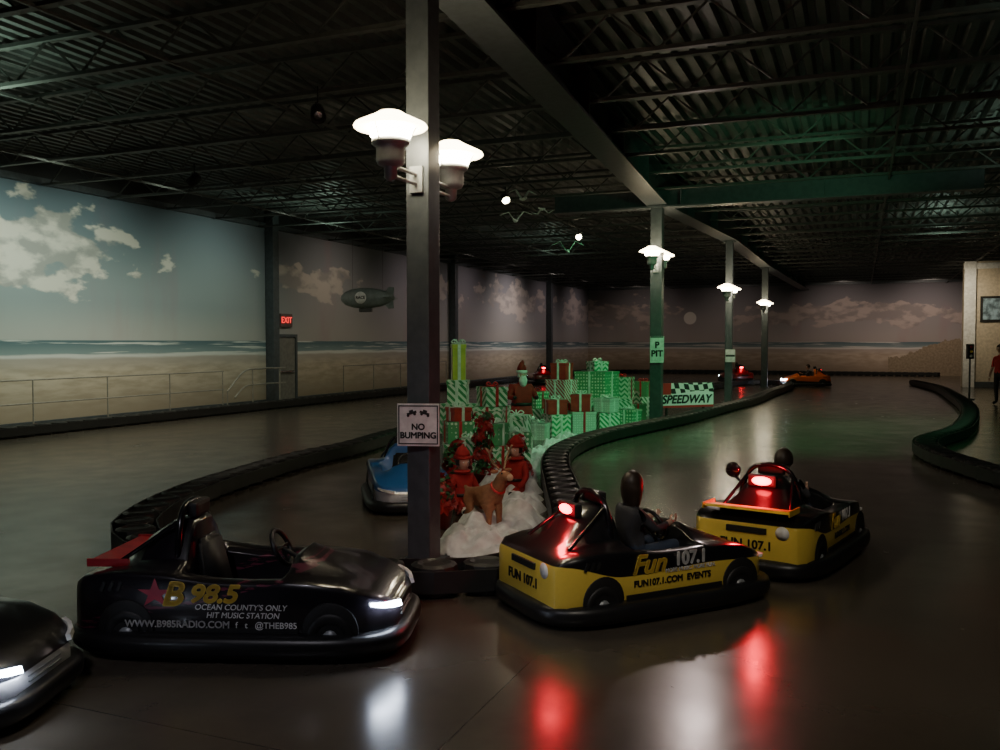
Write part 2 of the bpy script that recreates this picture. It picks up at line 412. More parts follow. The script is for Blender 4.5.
# ---------------------------------------------------------------- karts
def kartmat(name,top,bot,zl,rear=0,stripe=None):
    k=NT(name); c,x,y,z=k.co()
    l=k.math('ADD',zl,k.smooth(x,-.95,-.45,rear,0))
    l=k.math('ADD',l,k.math('MULTIPLY',k.math('SINE',k.math('MULTIPLY',x,5.0)),.012))
    col=k.mix(k.smooth(z,l,k.math('ADD',l,.006)),bot,top)
    if stripe:
        s=k.math('ABSOLUTE',k.math('SUBTRACT',z,k.math('ADD',.42,k.math('MULTIPLY',x,.25))))
        m_=k.math('MULTIPLY',k.math('LESS_THAN',s,.03),k.math('GREATER_THAN',k.noise(k.comb(k.math('MULTIPLY',x,2),0,k.math('MULTIPLY',z,14)),3,3),.52))
        col=k.mix(m_,col,stripe)
    col=k.mix(k.math('MULTIPLY',k.noise(c,30,3),.10),col,(.02,.02,.02))
    k.put(k.b.inputs['Base Color'],col); k.b.inputs['Roughness'].default_value=.28; k.b.inputs['Coat Weight'].default_value=.7; k.b.inputs['Coat Roughness'].default_value=.06
    return k.m
def body_mesh():
    st=[(-.985,.36,.34,.34,0),(-.97,.42,.45,.45,0),(-.90,.475,.495,.50,0),(-.74,.50,.52,.55,0),(-.62,.505,.525,.68,0),(-.50,.505,.52,.76,0),(-.42,.505,.515,.785,0),(-.36,.505,.51,.785,0),(-.33,.505,.505,.76,0),(-.31,.505,.50,.2,1),(-.1,.505,.475,.19,1),(.12,.505,.47,.19,1),(.30,.505,.475,.19,1),(.31,.505,.48,.555,0),(.36,.505,.48,.585,0),(.48,.505,.475,.53,0),(.66,.495,.45,.46,0),(.82,.46,.395,.40,0),(.92,.39,.345,.345,0),(.985,.29,.27,.27,0)]
    v=[];f=[]
    for x,Wd,zs,zc,ck in st:
        h=[(Wd-.03,.10),(Wd,.16),(Wd,min(.3,zs-.06)),(Wd-.002,zs-.04),(Wd-.015,zs-.01),(Wd-.05,zs)]
        k=Wd/.505
        if ck: h+=[(.36*k,zs-.01),(.325*k,zs-.04),(.30*k,.21),(.15*k,zc),(0,zc)]
        else: h+=[(.36*k,zs+(zc-zs)*.05),(.29*k,zs+(zc-zs)*.15),(.20*k,zs+(zc-zs)*.7),(.12*k,zs+(zc-zs)*.96),(0,zc)]
        v+=[(x,-a,b) for a,b in h]+[(x,a,b) for a,b in h[-2::-1]]
    n=21
    for i in range(len(st)-1):
        for j in range(n-1): f.append((i*n+j,i*n+j+1,(i+1)*n+j+1,(i+1)*n+j))
        f.append((i*n,i*n+n-1,(i+1)*n+n-1,(i+1)*n))
    f.append(tuple(range(n))); b=(len(st)-1)*n; f.append(tuple(range(b,b+n)))
    return pyd('kart_body',v,f)
def sup(a,b,n,th):
    c,s=math.cos(th),math.sin(th)
    return (a*math.copysign(abs(c)**(2/n),c),b*math.copysign(abs(s)**(2/n),s))
def bumper_mesh():
    v=[];f=[];N=64
    pr=[(.92,.475,.04),(1.03,.58,.04),(1.055,.605,.07),(1.06,.61,.12),(1.05,.60,.155),(1.02,.575,.17),(.94,.51,.175),(.92,.475,.16)]
    for i in range(N):
        th=2*math.pi*i/N
        for a,b,z in pr:
            x,y=sup(a,b,4.2,th); v.append((x,y,z))
    m=len(pr)
    for i in range(N):
        for j in range(m): f.append((i*m+j,i*m+(j+1)%m,((i+1)%N)*m+(j+1)%m,((i+1)%N)*m+j))
    return pyd('kart_bumper',v,f)
BM=bumper_mesh()
BM.materials.append(rubber)
for p in BM.polygons: p.use_smooth=True
wheelprof=[(.0,-.05),(.05,-.05),(.08,-.045),(.085,-.055),(.135,-.06),(.15,-.045),(.15,.045),(.135,.06),(.085,.055),(.08,.045),(.05,.05),(.0,.05)]
def kart(loc,heading,bodym,wingm=None,hoop=True,lights=True,sc=1,tail=True,headrest=False,hl=(1,1),tl=0,wy=.36,wx=0,wz=0):
    e=empty('go_kart',(loc[0],loc[1],0),math.radians(heading),sc)
    b=obj('fairing',body_mesh(),bodym,e)
    for p in b.data.polygons: p.use_smooth=True
    sm=b.modifiers.new('b','BEVEL'); sm.width=.012; sm.segments=2; sm.limit_method='ANGLE'; sm.angle_limit=.6
    obj('bumper',BM,[],e)
    me=pyd('pan',[(*sup(.93,.48,4.2,2*math.pi*i/48),.07) for i in range(48)],[tuple(range(48))]); obj('floor_pan',me,blackmat,e)
    for x in (.62,-.62):
        for s in (-1,1):
            lathe('wheel',wheelprof,tyre,e,(x,s*.46,.15),(math.pi/2,0,0),seg=24)
            lathe('hub',[(0,-.060),(.045,-.060),(.05,-.04),(.05,.04),(.045,.060),(0,.060)],lampmetal,e,(x,s*.46,.15),(math.pi/2,0,0),seg=12)
            lathe('wheel_arch',[(.09,-.004),(.165,-.004),(.172,0),(.165,.004),(.09,.004)],blackmat,e,(x,s*.506,.19),(math.pi/2,0,0),seg=28)
    bm=bmesh.new(); bmesh.ops.create_cube(bm,size=1); bmesh.ops.scale(bm,vec=(.08,.4,.42),verts=bm.verts)
    for q in bm.verts:
        if q.co.z>0: q.co.y*=.75
    bmesh.ops.bevel(bm,geom=list(bm.edges),offset=.03,segments=3,affect='EDGES')
    me=bpy.data.meshes.new('seat'); bm.to_mesh(me); bm.free()
    obj('seat_back',me,blackmat,e,(-.27,0,.44),(0,math.radians(-12),0),True)
    box('seat_cushion',(-.1,0,.235),(.36,.4,.07),blackmat,e,bev=.02)
    pts=[(.12*math.cos(a)*.45+0,.13*math.sin(a),.12*math.cos(a)*.9) for a in [2*math.pi*i/24 for i in range(24)]]
    c=Vector((.18,0,.57))
    tube('steering_wheel',[Vector((-p[0],p[1],p[2]))+c for p in pts],.016,rubber,e,cyc=True)
    for s in (-1,0,1): tube('steering_spoke',[c,c+Vector((0 if s else .045,.12*s,0 if s else -.1))],.009,blackmat,e)
    tube('steering_column',[c,(.38,0,.45)],.015,blackmat,e)
    if hoop:
        pts=catmull([(-.40,-.27,.48),(-.40,-.25,.66),(-.41,-.16,.83),(-.41,0,.875),(-.41,.16,.83),(-.40,.25,.66),(-.40,.27,.48)],6)
        tube('roll_hoop',pts,.022,blackgloss,e)
        box('head_pad',(-.37,0,.83),(.07,.24,.10),blackmat,e,bev=.025)
        for s in (-1,1): tube('hoop_brace',[(-.41,s*.2,.78),(-.78,s*.3,.52)],.014,blackgloss,e)
    if headrest:
        lathe('round_mirror',[(.0,-.02),(.06,-.015),(.072,0),(.06,.015),(0,.02)],blackgloss,e,(-.40,.34,.80),(0,math.pi/2,0))
        tube('mirror_stalk',[(-.40,.25,.68),(-.40,.34,.76)],.01,blackgloss,e)
    if tail:
        box('tail_light_housing',(-.59,0,.755),(.07,.25,.10),blackmat,e,bev=.02)
        bm=bmesh.new(); bmesh.ops.create_uvsphere(bm,u_segments=16,v_segments=10,radius=1); bmesh.ops.scale(bm,vec=(.025,.085,.036),verts=bm.verts)
        me=bpy.data.meshes.new('tl'); bm.to_mesh(me); bm.free(); obj('tail_light',me,tailE if lights else red,e,(-.625,0,.755),smooth=True)
        if tl:
            l=bpy.data.lights.new('tail_lamp','POINT'); l.energy=tl; l.color=(1,.01,.03); l.shadow_soft_size=.04
            lo=bpy.data.objects.new('tail_lamp',l); COL.objects.link(lo); lo.parent=e; lo.location=(-.76,0,.775)
    if wingm:
        me=pyd('wing',[(x+wx,y,z+wz) for y in (-wy,wy) for x,z in ((-1.02,.585),(-1.0,.605),(-.88,.595),(-.76,.575),(-.78,.565),(-.88,.58))],
          [(0,1,2,3,4,5),(6,7,8,9,10,11)]+[(i,(i+1)%6,6+(i+1)%6,6+i) for i in range(6)])
        obj('rear_wing',me,wingm,e)
        for s in(-1,1):
            box('wing_endplate',(-.89+wx,s*(wy+.005),.588+wz),(.26,.012,.05),wingm,e,bev=.004)
            box('wing_strut',(-.87+wx,s*.24,.535+wz*.6),(.1,.02,.09+wz*.5),blackmat,e)
    for s,on in zip((-1,1),hl):
        me=pyd('hl',[(.985,s*.24,.275),(.955,s*.335,.29),(.905,s*.405,.305),(.85,s*.448,.325),(.85,s*.446,.345),(.905,s*.40,.335),(.95,s*.33,.325),(.975,s*.24,.31)],[(0,1,2,3,4,5,6,7)])
        me.transform(Matrix.Translation((.014,s*.012,.004)))
        h=obj('headlight',me,headE if lights and on else white,e); so=h.modifiers.new('s','SOLIDIFY'); so.thickness=.025; so.offset=0
    for s in (-1,1):
        box('side_skirt',(0,s*.512,.19),(.86,.012,.03),blackmat,e)
        for i in range(3): box('side_louvre',(-.76+.05*i,s*.503,.44),(.02,.012,.06),blackmat,e,rot=(0,.4,0))
    for i in range(3): box('grille_slat',(.985-.006*i,0,.20+.028*i),(.02,.34,.008),lampmetal,e)
    box('rear_vent',(-.985,0,.40),(.02,.34,.05),blackmat,e,bev=.005)
    return e
fun=kartmat('kart_yellow_black',(.008,.008,.01),(.88,.64,.10),.345,.09)
purp=kartmat('kart_black_purple',(.010,.008,.012),(.012,.010,.014),.30,0,(.16,.03,.06))
whi=kartmat('kart_black_white',(.010,.010,.012),(.7,.7,.72),.27)
orng=kartmat('kart_orange',(.75,.14,.02),(.02,.02,.02),.25)
redk=kartmat('kart_red',(.3,.015,.015),(.02,.02,.02),.25)
blu=kartmat('kart_blue',(.03,.14,.40),(.6,.62,.65),.30)
ytext=M('decal_yellow',(.95,.66,.10),.5); wtext=M('decal_white',(.85,.85,.85),.5); rtext=M('decal_red',(.45,.04,.08),.5); ktext=M('decal_black',(.02,.02,.02),.5)

k0=kart((-3.32,4.55),0,whi,None,hl=(1,0),sc=.95)
k1=kart((-1.60,5.70),-3,purp,red,tail=False,hl=(1,0),wy=.34,wx=.08,wz=-.045)
K2=(1.0,6.50); k2=kart(K2,27,fun,None,sc=.955,tl=6,hl=(0,0))
K3=(2.56,7.86); k3=kart(K3,54,fun,yellow,headrest=True,sc=.98,tl=12,wy=.36,wz=-.02,hl=(0,1))
k4=kart((-1.12,10.5),-78,blu,None,lights=False,sc=.86)
yS=-.508
text('decal_star','★',.20,rtext,k1,(-.44,yS,.39),sx=1.2)
text('decal_number','B',.20,ytext,k1,(-.34,yS-.004,.395),shear=.3,sx=1.1,heavy=.007)
text('decal_number','98.5',.150,ytext,k1,(-.09,yS-.003,.40),shear=.3,sx=1.15,heavy=.006)
text('decal_slogan',"OCEAN COUNTY'S ONLY\n  HIT MUSIC STATION",.048,wtext,k1,(.08,yS-.003,.300),shear=.2)
text('decal_web','WWW.B985RADIO.COM',.058,wtext,k1,(-.30,yS-.014,.222),heavy=.001)
text('decal_social','f   t   @THEB985',.052,wtext,k1,(.24,yS-.014,.222))
text('decal_fun','Fun',.19,ytext,k2,(-.24,yS-.003,.405),shear=.35,sx=1.05,heavy=.006)
text('decal_number','107.1',.135,wtext,k2,(.14,yS-.003,.415),heavy=.005)
text('decal_slogan','MORE MUSIC. MORE FUN.',.040,wtext,k2,(.14,yS-.003,.342),heavy=.001)
text('decal_web','FUN107.1.COM  EVENTS',.065,ktext,k2,(-.02,yS-.003,.275),heavy=.002)
text('decal_web','FUN 107.1',.10,ktext,k2,(-.99,0,.28),(math.pi/2,0,-math.pi/2),heavy=.003)
text('decal_fun','Fun',.18,ytext,k3,(-.22,yS-.003,.405),shear=.35,heavy=.006)
text('decal_number','107.1',.125,wtext,k3,(.12,yS-.003,.415),heavy=.005)
text('decal_web','FUN107.1.COM',.07,ktext,k3,(0,yS-.003,.275),heavy=.002)
text('decal_web','FUN 107.1',.10,ktext,k3,(-.99,0,.28),(math.pi/2,0,-math.pi/2),heavy=.003)
for kk in (k2,k3): lathe('number_roundel',[(0,0),(.055,0),(.057,.003),(0,.004)],wtext,kk,(-.982,-.30,.40),(0,-math.pi/2,0),seg=20)
lathe('number_roundel',[(0,0),(.11,0),(.112,.003),(0,.004)],wtext,k0,(.58,-.16,.488),(0,math.radians(18),0),seg=24)
for (p,hd,m_) in (((13.3,38.3),172,orng),((11.2,41.8),100,redk),((1.9,41),100,redk)):
    kart(p,hd,m_,None)

# ---------------------------------------------------------------- people
lips=M('lips',(.4,.12,.1),.5)
def head(par,c,r,sk,hr,long=False,yaw=0):
    e=empty('head',c,yaw); e.parent=par
    bm=bmesh.new(); bmesh.ops.create_uvsphere(bm,u_segments=24,v_segments=18,radius=1)
    for v in bm.verts:
        x,y,z=v.co
        v.co=Vector((x*.93,y*.76*(1-.12*max(0,-z)),z*1.18))
        if x>.2 and z<0: v.co.x*=1-.08*(-z)
        if x>.85 and abs(y)<.25 and -.35<z<.1: v.co.x+=.20*(1-abs(y)/.25)*(1-abs(z+.18)/.35)
        if x>.5 and .25<abs(y)<.5 and 0<z<.2: v.co.x-=.07
    bmesh.ops.scale(bm,vec=(r,r,r),verts=bm.verts)
    me=bpy.data.meshes.new('face'); bm.to_mesh(me); bm.free(); obj('face',me,sk,e,smooth=True)
    for s in (-1,1):
        sphere('eye',(.80*r,s*.3*r,.06*r),(.1*r,.13*r,.08*r),white,e,10)
        sphere('pupil',(.875*r,s*.3*r,.06*r),(.04*r,.06*r,.06*r),blackmat,e,8)
        sphere('ear',(-.02*r,s*.78*r,-.05*r),(.16*r,.08*r,.26*r),sk,e,10)
    sphere('mouth',(.80*r,0,-.52*r),(.08*r,.24*r,.05*r),lips,e,10)
    bm=bmesh.new(); bmesh.ops.create_uvsphere(bm,u_segments=24,v_segments=18,radius=1)
    for v in bm.verts:
        x,y,z=v.co
        n=noise.noise(Vector((x*3,y*3,z*3)))*.05
        v.co=Vector((x*1.04-.06,y*.9,z*1.22+.06))*(1+n)
        if long and z<0 and x<.35: v.co.z*=1+.9*min(1,-z*1.3); v.co.y*=1.12+.12*min(1,-z)
    dl=[f for f in bm.faces if (f.calc_center_median().x>.35 and f.calc_center_median().z<.55) or (not long and f.calc_center_median().z<-.35)]
    bmesh.ops.delete(bm,geom=dl,context='FACES')
    bmesh.ops.scale(bm,vec=(r,r,r),verts=bm.verts)
    me=bpy.data.meshes.new('hair'); bm.to_mesh(me); bm.free(); h=obj('hair',me,hr,e,smooth=True)
    so=h.modifiers.new('s','SOLIDIFY'); so.thickness=.012; so.offset=-1
    return e
def hand(par,c,d,side,sk,grip=True):
    c=Vector(c); d=Vector(d).normalized(); lat=Vector((0,side,0))
    curl=Vector((0,0,-1))
    for i in range(4):
        o=c+Vector((0,0,.03-.02*i))+d*.035; L=(.032,.036,.033,.026)[i]
        b=o+d*L; e=b+(-lat*.6+curl*.2)*L*.8; g=e+(-d*.5-lat*.3)*L*.6
        if not grip:
            o=c+d*.035*.2+Vector((.03-.02*i,0,-.03)); b=o+curl*L; e=b+curl*L*.8; g=e+(curl-lat*.3)*L*.5
        skin('finger_%d'%(i+1),[o,b,e,g],[(0,1),(1,2),(2,3)],[.0095,.009,.008,.007],sk,par,1)
    o=c-lat*.02; skin('thumb',[o,o+(-lat*.8+d*.5+Vector((0,0,.4)))*.03,o+(-lat*.9+d*1.2+Vector((0,0,.5)))*.045],[(0,1),(1,2)],[.012,.0105,.009],sk,par,1)
def driver(kartloc,heading,sc,shirt,pants,hr,long=False,yaw=0,lean=0,off=-.10):
    h=math.radians(heading)
    e=empty('kart_driver',(kartloc[0]+off*math.cos(h),kartloc[1]+off*math.sin(h),.345),h,sc)
    V_=[(0,0,0),(-.03,0,.15),(-.05,lean,.33),(-.04,lean,.46),(-.02,lean,.56)]
    E=[(0,1),(1,2),(2,3),(3,4)]; R=[(.13,.15),(.115,.125),(.12,.16),(.07,.08),(.048,.048)]
    for s in (1,-1):
        b=len(V_); V_+=[(-.04,lean+s*.17,.42),(.10,s*.25,.26),(.30,s*.17,.29),(.37,s*.155,.31)]
        E+=[(2,b),(b,b+1),(b+1,b+2),(b+2,b+3)]; R+=[.062,.045,.03,.034]
        b=len(V_); V_+=[(.06,s*.10,-.0),(.42,s*.16,.08),(.72,s*.12,-.12),(.80,s*.12,-.08)]
        E+=[(0,b),(b,b+1),(b+1,b+2),(b+2,b+3)]; R+=[.088,.062,.042,.035]
    def mf(c):
        if c.z>.5 and abs(c.y-lean)<.09: return 1
        if c.x>.29 and c.z>.18: return 1
        if c.z<.10 or c.x>.2 and c.z<.16: return 2
        return 0
    skin('body',V_,E,R,[shirt,skinm,pants],e,2,mf)
    head(e,(.0,lean,.67),.115,skinm,hr,long,yaw)
    for s in (1,-1): hand(e,(.37,s*.155,.31),(.6,-.1*s,.3),s,skinm)
    return e
shirtD=M('dark_jacket',(.035,.035,.042),.8); shirtG=M('grey_hoodie',(.10,.10,.11),.8); jeans=M('jeans',(.03,.045,.08),.8); shirtR=M('red_shirt',(.5,.03,.03),.8); shirtB=M('black_shirt',(.02,.02,.02),.8)
driver(K2,27,.75,shirtD,jeans,hairm,True,yaw=.3,off=-.02)
driver(K3,54,.76,shirtG,jeans,hairm,False,yaw=-.3,off=-.04)
for (p,hd) in (((13.3,38.3),172),((11.2,41.8),100),((1.9,41),100)):
    driver(p,hd,.78,random.choice([shirtR,shirtD,shirtR]),jeans,hairm)
def stander(loc,rz,sc,shirt,pants):
    e=empty('standing_person',(loc[0],loc[1],0),rz,sc)
    V_=[(0,0,.95),(0,0,1.1),(-.01,0,1.30),(-.01,0,1.44),(0,0,1.53)]; E=[(0,1),(1,2),(2,3),(3,4)]; R=[(.12,.155),(.11,.13),(.12,.165),(.075,.08),(.05,.05)]
    for s in (1,-1):
        b=len(V_); V_+=[(-.01,s*.19,1.40),(.0,s*.25,1.12),(.10,s*.25,.90),(.13,s*.245,.82)]
        E+=[(2,b),(b,b+1),(b+1,b+2),(b+2,b+3)]; R+=[.06,.045,.03,.034]
        b=len(V_); V_+=[(0,s*.10,.88),(.02,s*.11,.50),(-.02,s*.115,.09),(.12,s*.13,.045)]
        E+=[(0,b),(b,b+1),(b+1,b+2),(b+2,b+3)]; R+=[.095,.065,.045,(.045,.042)]
    def mf(c):
        if c.z>1.48: return 1
        if abs(c.y)>.2 and c.z<1.12: return 1
        if c.z<.10: return 3
        return 2 if c.z<.95 else 0
    skin('body',V_,E,R,[shirt,skinm,pants,blackmat],e,2,mf)
    head(e,(.02,0,1.66),.105,skinm,hairm,False,0)
    for s in (1,-1): hand(e,(.13,s*.245,.82),(.3,0,-1),s,skinm,False)
stander((15.35,27.0),math.radians(200),1.04,shirtR,shirtB)

# ---------------------------------------------------------------- gifts
def wrap(name,a,b,kind,sc=14):
    k=NT(name); c,x,y,z=k.co()
    if kind=='stripe':
        s=k.math('ADD',k.math('ADD',x,y),z); f=k.math('GREATER_THAN',k.math('SINE',k.math('MULTIPLY',s,sc*4)),0)
    elif kind=='dots':
        n=k.new('ShaderNodeTexVoronoi'); k.put(n.inputs['Vector'],c); n.inputs['Scale'].default_value=sc; n.inputs['Randomness'].default_value=.2
        f=k.math('LESS_THAN',n.outputs['Distance'],.3)
    elif kind=='zig':
        t1=k.math('ABSOLUTE',k.math('SUBTRACT',k.math('FRACT',k.math('MULTIPLY',k.math('ADD',x,y),6)),.5))
        f=k.math('GREATER_THAN',k.math('FRACT',k.math('MULTIPLY',k.math('ADD',z,k.math('MULTIPLY',t1,.15)),9)),.5)
    else: f=k.smooth(k.noise(c,5),.4,.6)
    k.put(k.b.inputs['Base Color'],k.mix(f,a,b)); k.b.inputs['Roughness'].default_value=.4
    return k.m
G=[wrap('wrap_green_stripe',(.75,.78,.72),(.05,.3,.12),'stripe'),wrap('wrap_zigzag',(.75,.78,.7),(.08,.38,.16),'zig'),wrap('wrap_dots',(.10,.35,.16),(.75,.78,.7),'dots'),
   wrap('wrap_red',(.45,.03,.03),(.55,.05,.04),'n'),wrap('wrap_redstripe',(.7,.7,.66),(.5,.04,.04),'stripe',18),wrap('wrap_olive',(.45,.5,.08),(.55,.58,.1),'n'),wrap('wrap_silver',(.5,.55,.5),(.7,.75,.7),'dots',20)]
rib=M('ribbon_white',(.7,.75,.7),.35); ribr=M('ribbon_red',(.6,.03,.04),.35)
def gift(par,x,y,z,s,rz,g,bow=False):
    e=empty('gift_box',(x,y,z),rz); e.parent=par
    sx,sy,sz=s; rb=ribr if g in (0,1,2,6) and random.random()<.3 else rib
    box('box',(0,0,sz/2),(sx,sy,sz),G[g],e,bev=.006)
    box('lid',(0,0,sz-.03),(sx+.02,sy+.02,.06),G[g],e,bev=.005)
    box('ribbon_a',(0,0,sz/2+.002),(.045,sy+.026,sz+.006),rb,e); box('ribbon_b',(0,0,sz/2+.002),(sx+.026,.045,sz+.006),rb,e)
    if bow:
        for i in range(4):
            a=i*math.pi/2+.4
            tube('bow_loop',catmull([(0,0,sz),(.07*math.cos(a),.07*math.sin(a),sz+.07),(.12*math.cos(a),.12*math.sin(a),sz+.03),(0,0,sz+.005)],5),.01,rb,e)
pile=empty('gift_box_pile',(0,0,0))
def stack(par,x,y,items,z=0):
    for n,(s,g) in enumerate(items):
        s=s if isinstance(s,tuple) else (s,s,s)
        gift(par,x+random.uniform(-.03,.03),y+random.uniform(-.02,.02),z,s,random.uniform(-.7,.7),g,n==len(items)-1); z+=s[2]+.004
stack(pile,-.62,13.6,[(.5,2),(.46,1),((.3,.3,.36),0),((.2,.2,.55),5)])
stack(pile,-.10,13.6,[(.52,0),((.46,.46,.40),1),((.36,.36,.30),0)])
stack(pile,.28,13.9,[(.42,1),((.36,.36,.34),0)])
stack(pile,-.62,13.05,[(.42,0),((.38,.38,.32),2),((.28,.28,.2),3)])
stack(pile,-.1,12.9,[(.40,1),((.34,.34,.32),2)])
stack(pile,.27,13.2,[(.34,0),((.28,.28,.22),2)])
stack(pile,-.42,12.4,[((.36,.36,.3),1),((.26,.26,.25),0)])
pile2=empty('gift_box_pile',(0,0,0))
stack(pile2,1.35,19.2,[(.6,2),(.5,4),((.36,.36,.36),3)])
stack(pile2,2.2,19.9,[((.74,.74,.66),1),((.76,.72,.60),2),((.36,.36,.22),1)])
stack(pile2,2.85,20.9,[(.6,0),((.5,.5,.5),1)])
stack(pile2,1.75,18.6,[((.5,.5,.46),6),((.4,.4,.36),3)])
stack(pile2,2.3,19.1,[((.46,.46,.4),0),((.4,.4,.3),6)])
stack(pile2,1.15,18.1,[(.44,1),((.4,.4,.30),3)])
stack(pile2,.75,18.9,[((.5,.5,.5),0),((.44,.44,.36),2)])
stack(pile2,2.95,19.95,[((.42,.42,.4),2)])
stack(pile2,.75,17.4,[((.38,.38,.32),6)])
stack(pile2,3.75,23.0,[((.4,.4,.5),0),((.35,.35,.4),2)])
stack(pile2,3.3,21.9,[((.5,.5,.4),2),((.35,.35,.3),1)])

# snow blanket
def snow():
    path=catmull([(-.34,7.72,0),(-.12,8.4,0),(.06,9.6,0),(.08,11.0,0),(.20,12.0,0),(.70,14.4,0),(1.12,16.0,0),(1.45,16.9,0)],16)
    v=[];f=[];nt=28
    for i,p in enumerate(path):
        q=path[min(i+1,len(path)-1)]; o=path[max(i-1,0)]; T=(q-o).normalized(); N=Vector((-T.y,T.x,0))
        s=i/(len(path)-1); wdt=(.42 if s<.5 else .27)+.05*math.sin(i*.9); endf=min(1,min(i,len(path)-1-i)/5)
        for j in range(nt+1):
            t_=2*j/nt-1; pt=p+N*t_*wdt*(.3+.7*endf)
            n=abs(noise.noise(pt*3.2))*.9+abs(noise.noise(pt*8))*.5+abs(noise.noise(pt*19))*.2
            z=(1-t_**4)*(.04+.34*n)*endf
            v.append((pt.x,pt.y,max(.0,z)))
    for i in range(len(path)-1):
        for j in range(nt): f.append((i*(nt+1)+j,i*(nt+1)+j+1,(i+1)*(nt+1)+j+1,(i+1)*(nt+1)+j))
    o=obj('snow_blanket',pyd('snow',v,f),snowm,smooth=True)
    ss=o.modifiers.new('s','SUBSURF'); ss.levels=1; ss.render_levels=1
snow()
leafr=M('poinsettia_red',(.30,.015,.015),.5); leafg=M('poinsettia_leaf',(.03,.12,.04),.5); potm=M('pot_foil',(.25,.03,.03),.3)
def poin(x,y,h,w):
    e=empty('poinsettia_plant',(x,y,0))
    lathe('pot',[(.10,0),(.14,.2),(.15,.2),(.13,.19)],potm,e,seg=20)
    v=[];f=[];mi=[]
    for n in range(46):
        a=random.uniform(0,6.28); q=random.random(); rr=w*math.sqrt(random.random())*(1-.5*q); c=Vector((rr*math.cos(a),rr*math.sin(a),.2+q*(h-.2)))
        out=Vector((math.cos(a),math.sin(a),.5)).normalized()
        for l in range(7):
            b=l*2*math.pi/7+random.random()*.5
            s_=out.orthogonal().normalized(); t_=out.cross(s_)
            d=s_*math.cos(b)+t_*math.sin(b); sd=d.cross(out); L=random.uniform(.07,.12)
            k=len(v); v+=[c,c+d*L*.5+sd*L*.28+out*.02,c+d*L-out*.02,c+d*L*.5-sd*L*.28+out*.02]
            f.append((k,k+1,k+2,k+3)); mi.append(0 if n%4 else 1)
    me=pyd('bracts',v,f); o=obj('bracts',me,[leafr,leafg],e)
    for p,m_ in zip(me.polygons,mi): p.material_index=m_
    st=Bars()
    for a in range(6): st.bar((0,0,.15),(w*.5*math.cos(a),w*.5*math.sin(a),h*.8),.012)
    st.make('stems',leafg,e)
poin(-.22,11.5,.95,.25); poin(-.62,9.0,.50,.2); poin(.22,11.6,.6,.2); poin(-.52,10.5,.7,.22)
fur=M('reindeer_fur',(.34,.16,.08),.8,vs=20); furl=M('reindeer_cream',(.5,.35,.22),.8); antl=M('antler',(.35,.24,.14),.6)
def deer(x,y,rz,sc,z=0):
    e=empty('reindeer_figure',(x,y,z),rz,sc)
    V_=[(-.28,0,.50),(-.05,0,.50),(.20,0,.54),(.34,0,.70),(.40,0,.86),(.53,0,.84),(.60,0,.80)]
    E=[(i,i+1) for i in range(6)]; R=[(.13,.13),(.13,.14),(.135,.15),(.09,.09),(.09,.09),(.06,.06),(.045,.045)]
    for s in (1,-1):
        b=len(V_); V_+=[(-.24,s*.09,.42),(-.17,s*.10,.30),(-.31,s*.10,.20),(-.29,s*.10,.02)]
        E+=[(0,b),(b,b+1),(b+1,b+2),(b+2,b+3)]; R+=[.09,.06,.035,.032]
        b=len(V_); V_+=[(.20,s*.09,.42),(.22,s*.09,.24),(.21,s*.09,.02)]
        E+=[(2,b),(b,b+1),(b+1,b+2)]; R+=[.07,.042,.032]
    b=len(V_); V_+=[(-.38,0,.55),(-.44,0,.60)]; E+=[(0,b),(b,b+1)]; R+=[.04,.025]
    skin('body',V_,E,R,[fur,furl,blackmat],e,2,lambda c: 2 if c.z<.05 or c.x>.62 else (1 if (c.z<.42 and abs(c.y)<.05 and -.2<c.x<.15) or c.x>.55 else 0))
    for s in (1,-1):
        tube('antler_beam',catmull([(.38,s*.04,.92),(.33,s*.12,1.02),(.33,s*.17,1.14),(.40,s*.17,1.24)],5),.014,antl,e)
        tube('antler_tine',[(.33,s*.12,1.02),(.42,s*.13,1.08)],.010,antl,e); tube('antler_tine',[(.33,s*.17,1.14),(.26,s*.19,1.22)],.010,antl,e)
        sphere('ear',(.37,s*.12,.90),(.03,.07,.028),fur,e,10); sphere('eye',(.46,s*.065,.88),(.014,.012,.014),blackmat,e,8)
    tube('collar',[(.30+.10*math.cos(a)*.8,.10*math.sin(a),.66+.07*-math.cos(a)) for a in [i*.524 for i in range(12)]],.018,ribr,e,cyc=True)
deer(-.16,8.8,math.radians(-50),.72)
suit=M('santa_red',(.32,.014,.014),.8); fluff=M('white_fluff',(.7,.7,.68),.9)
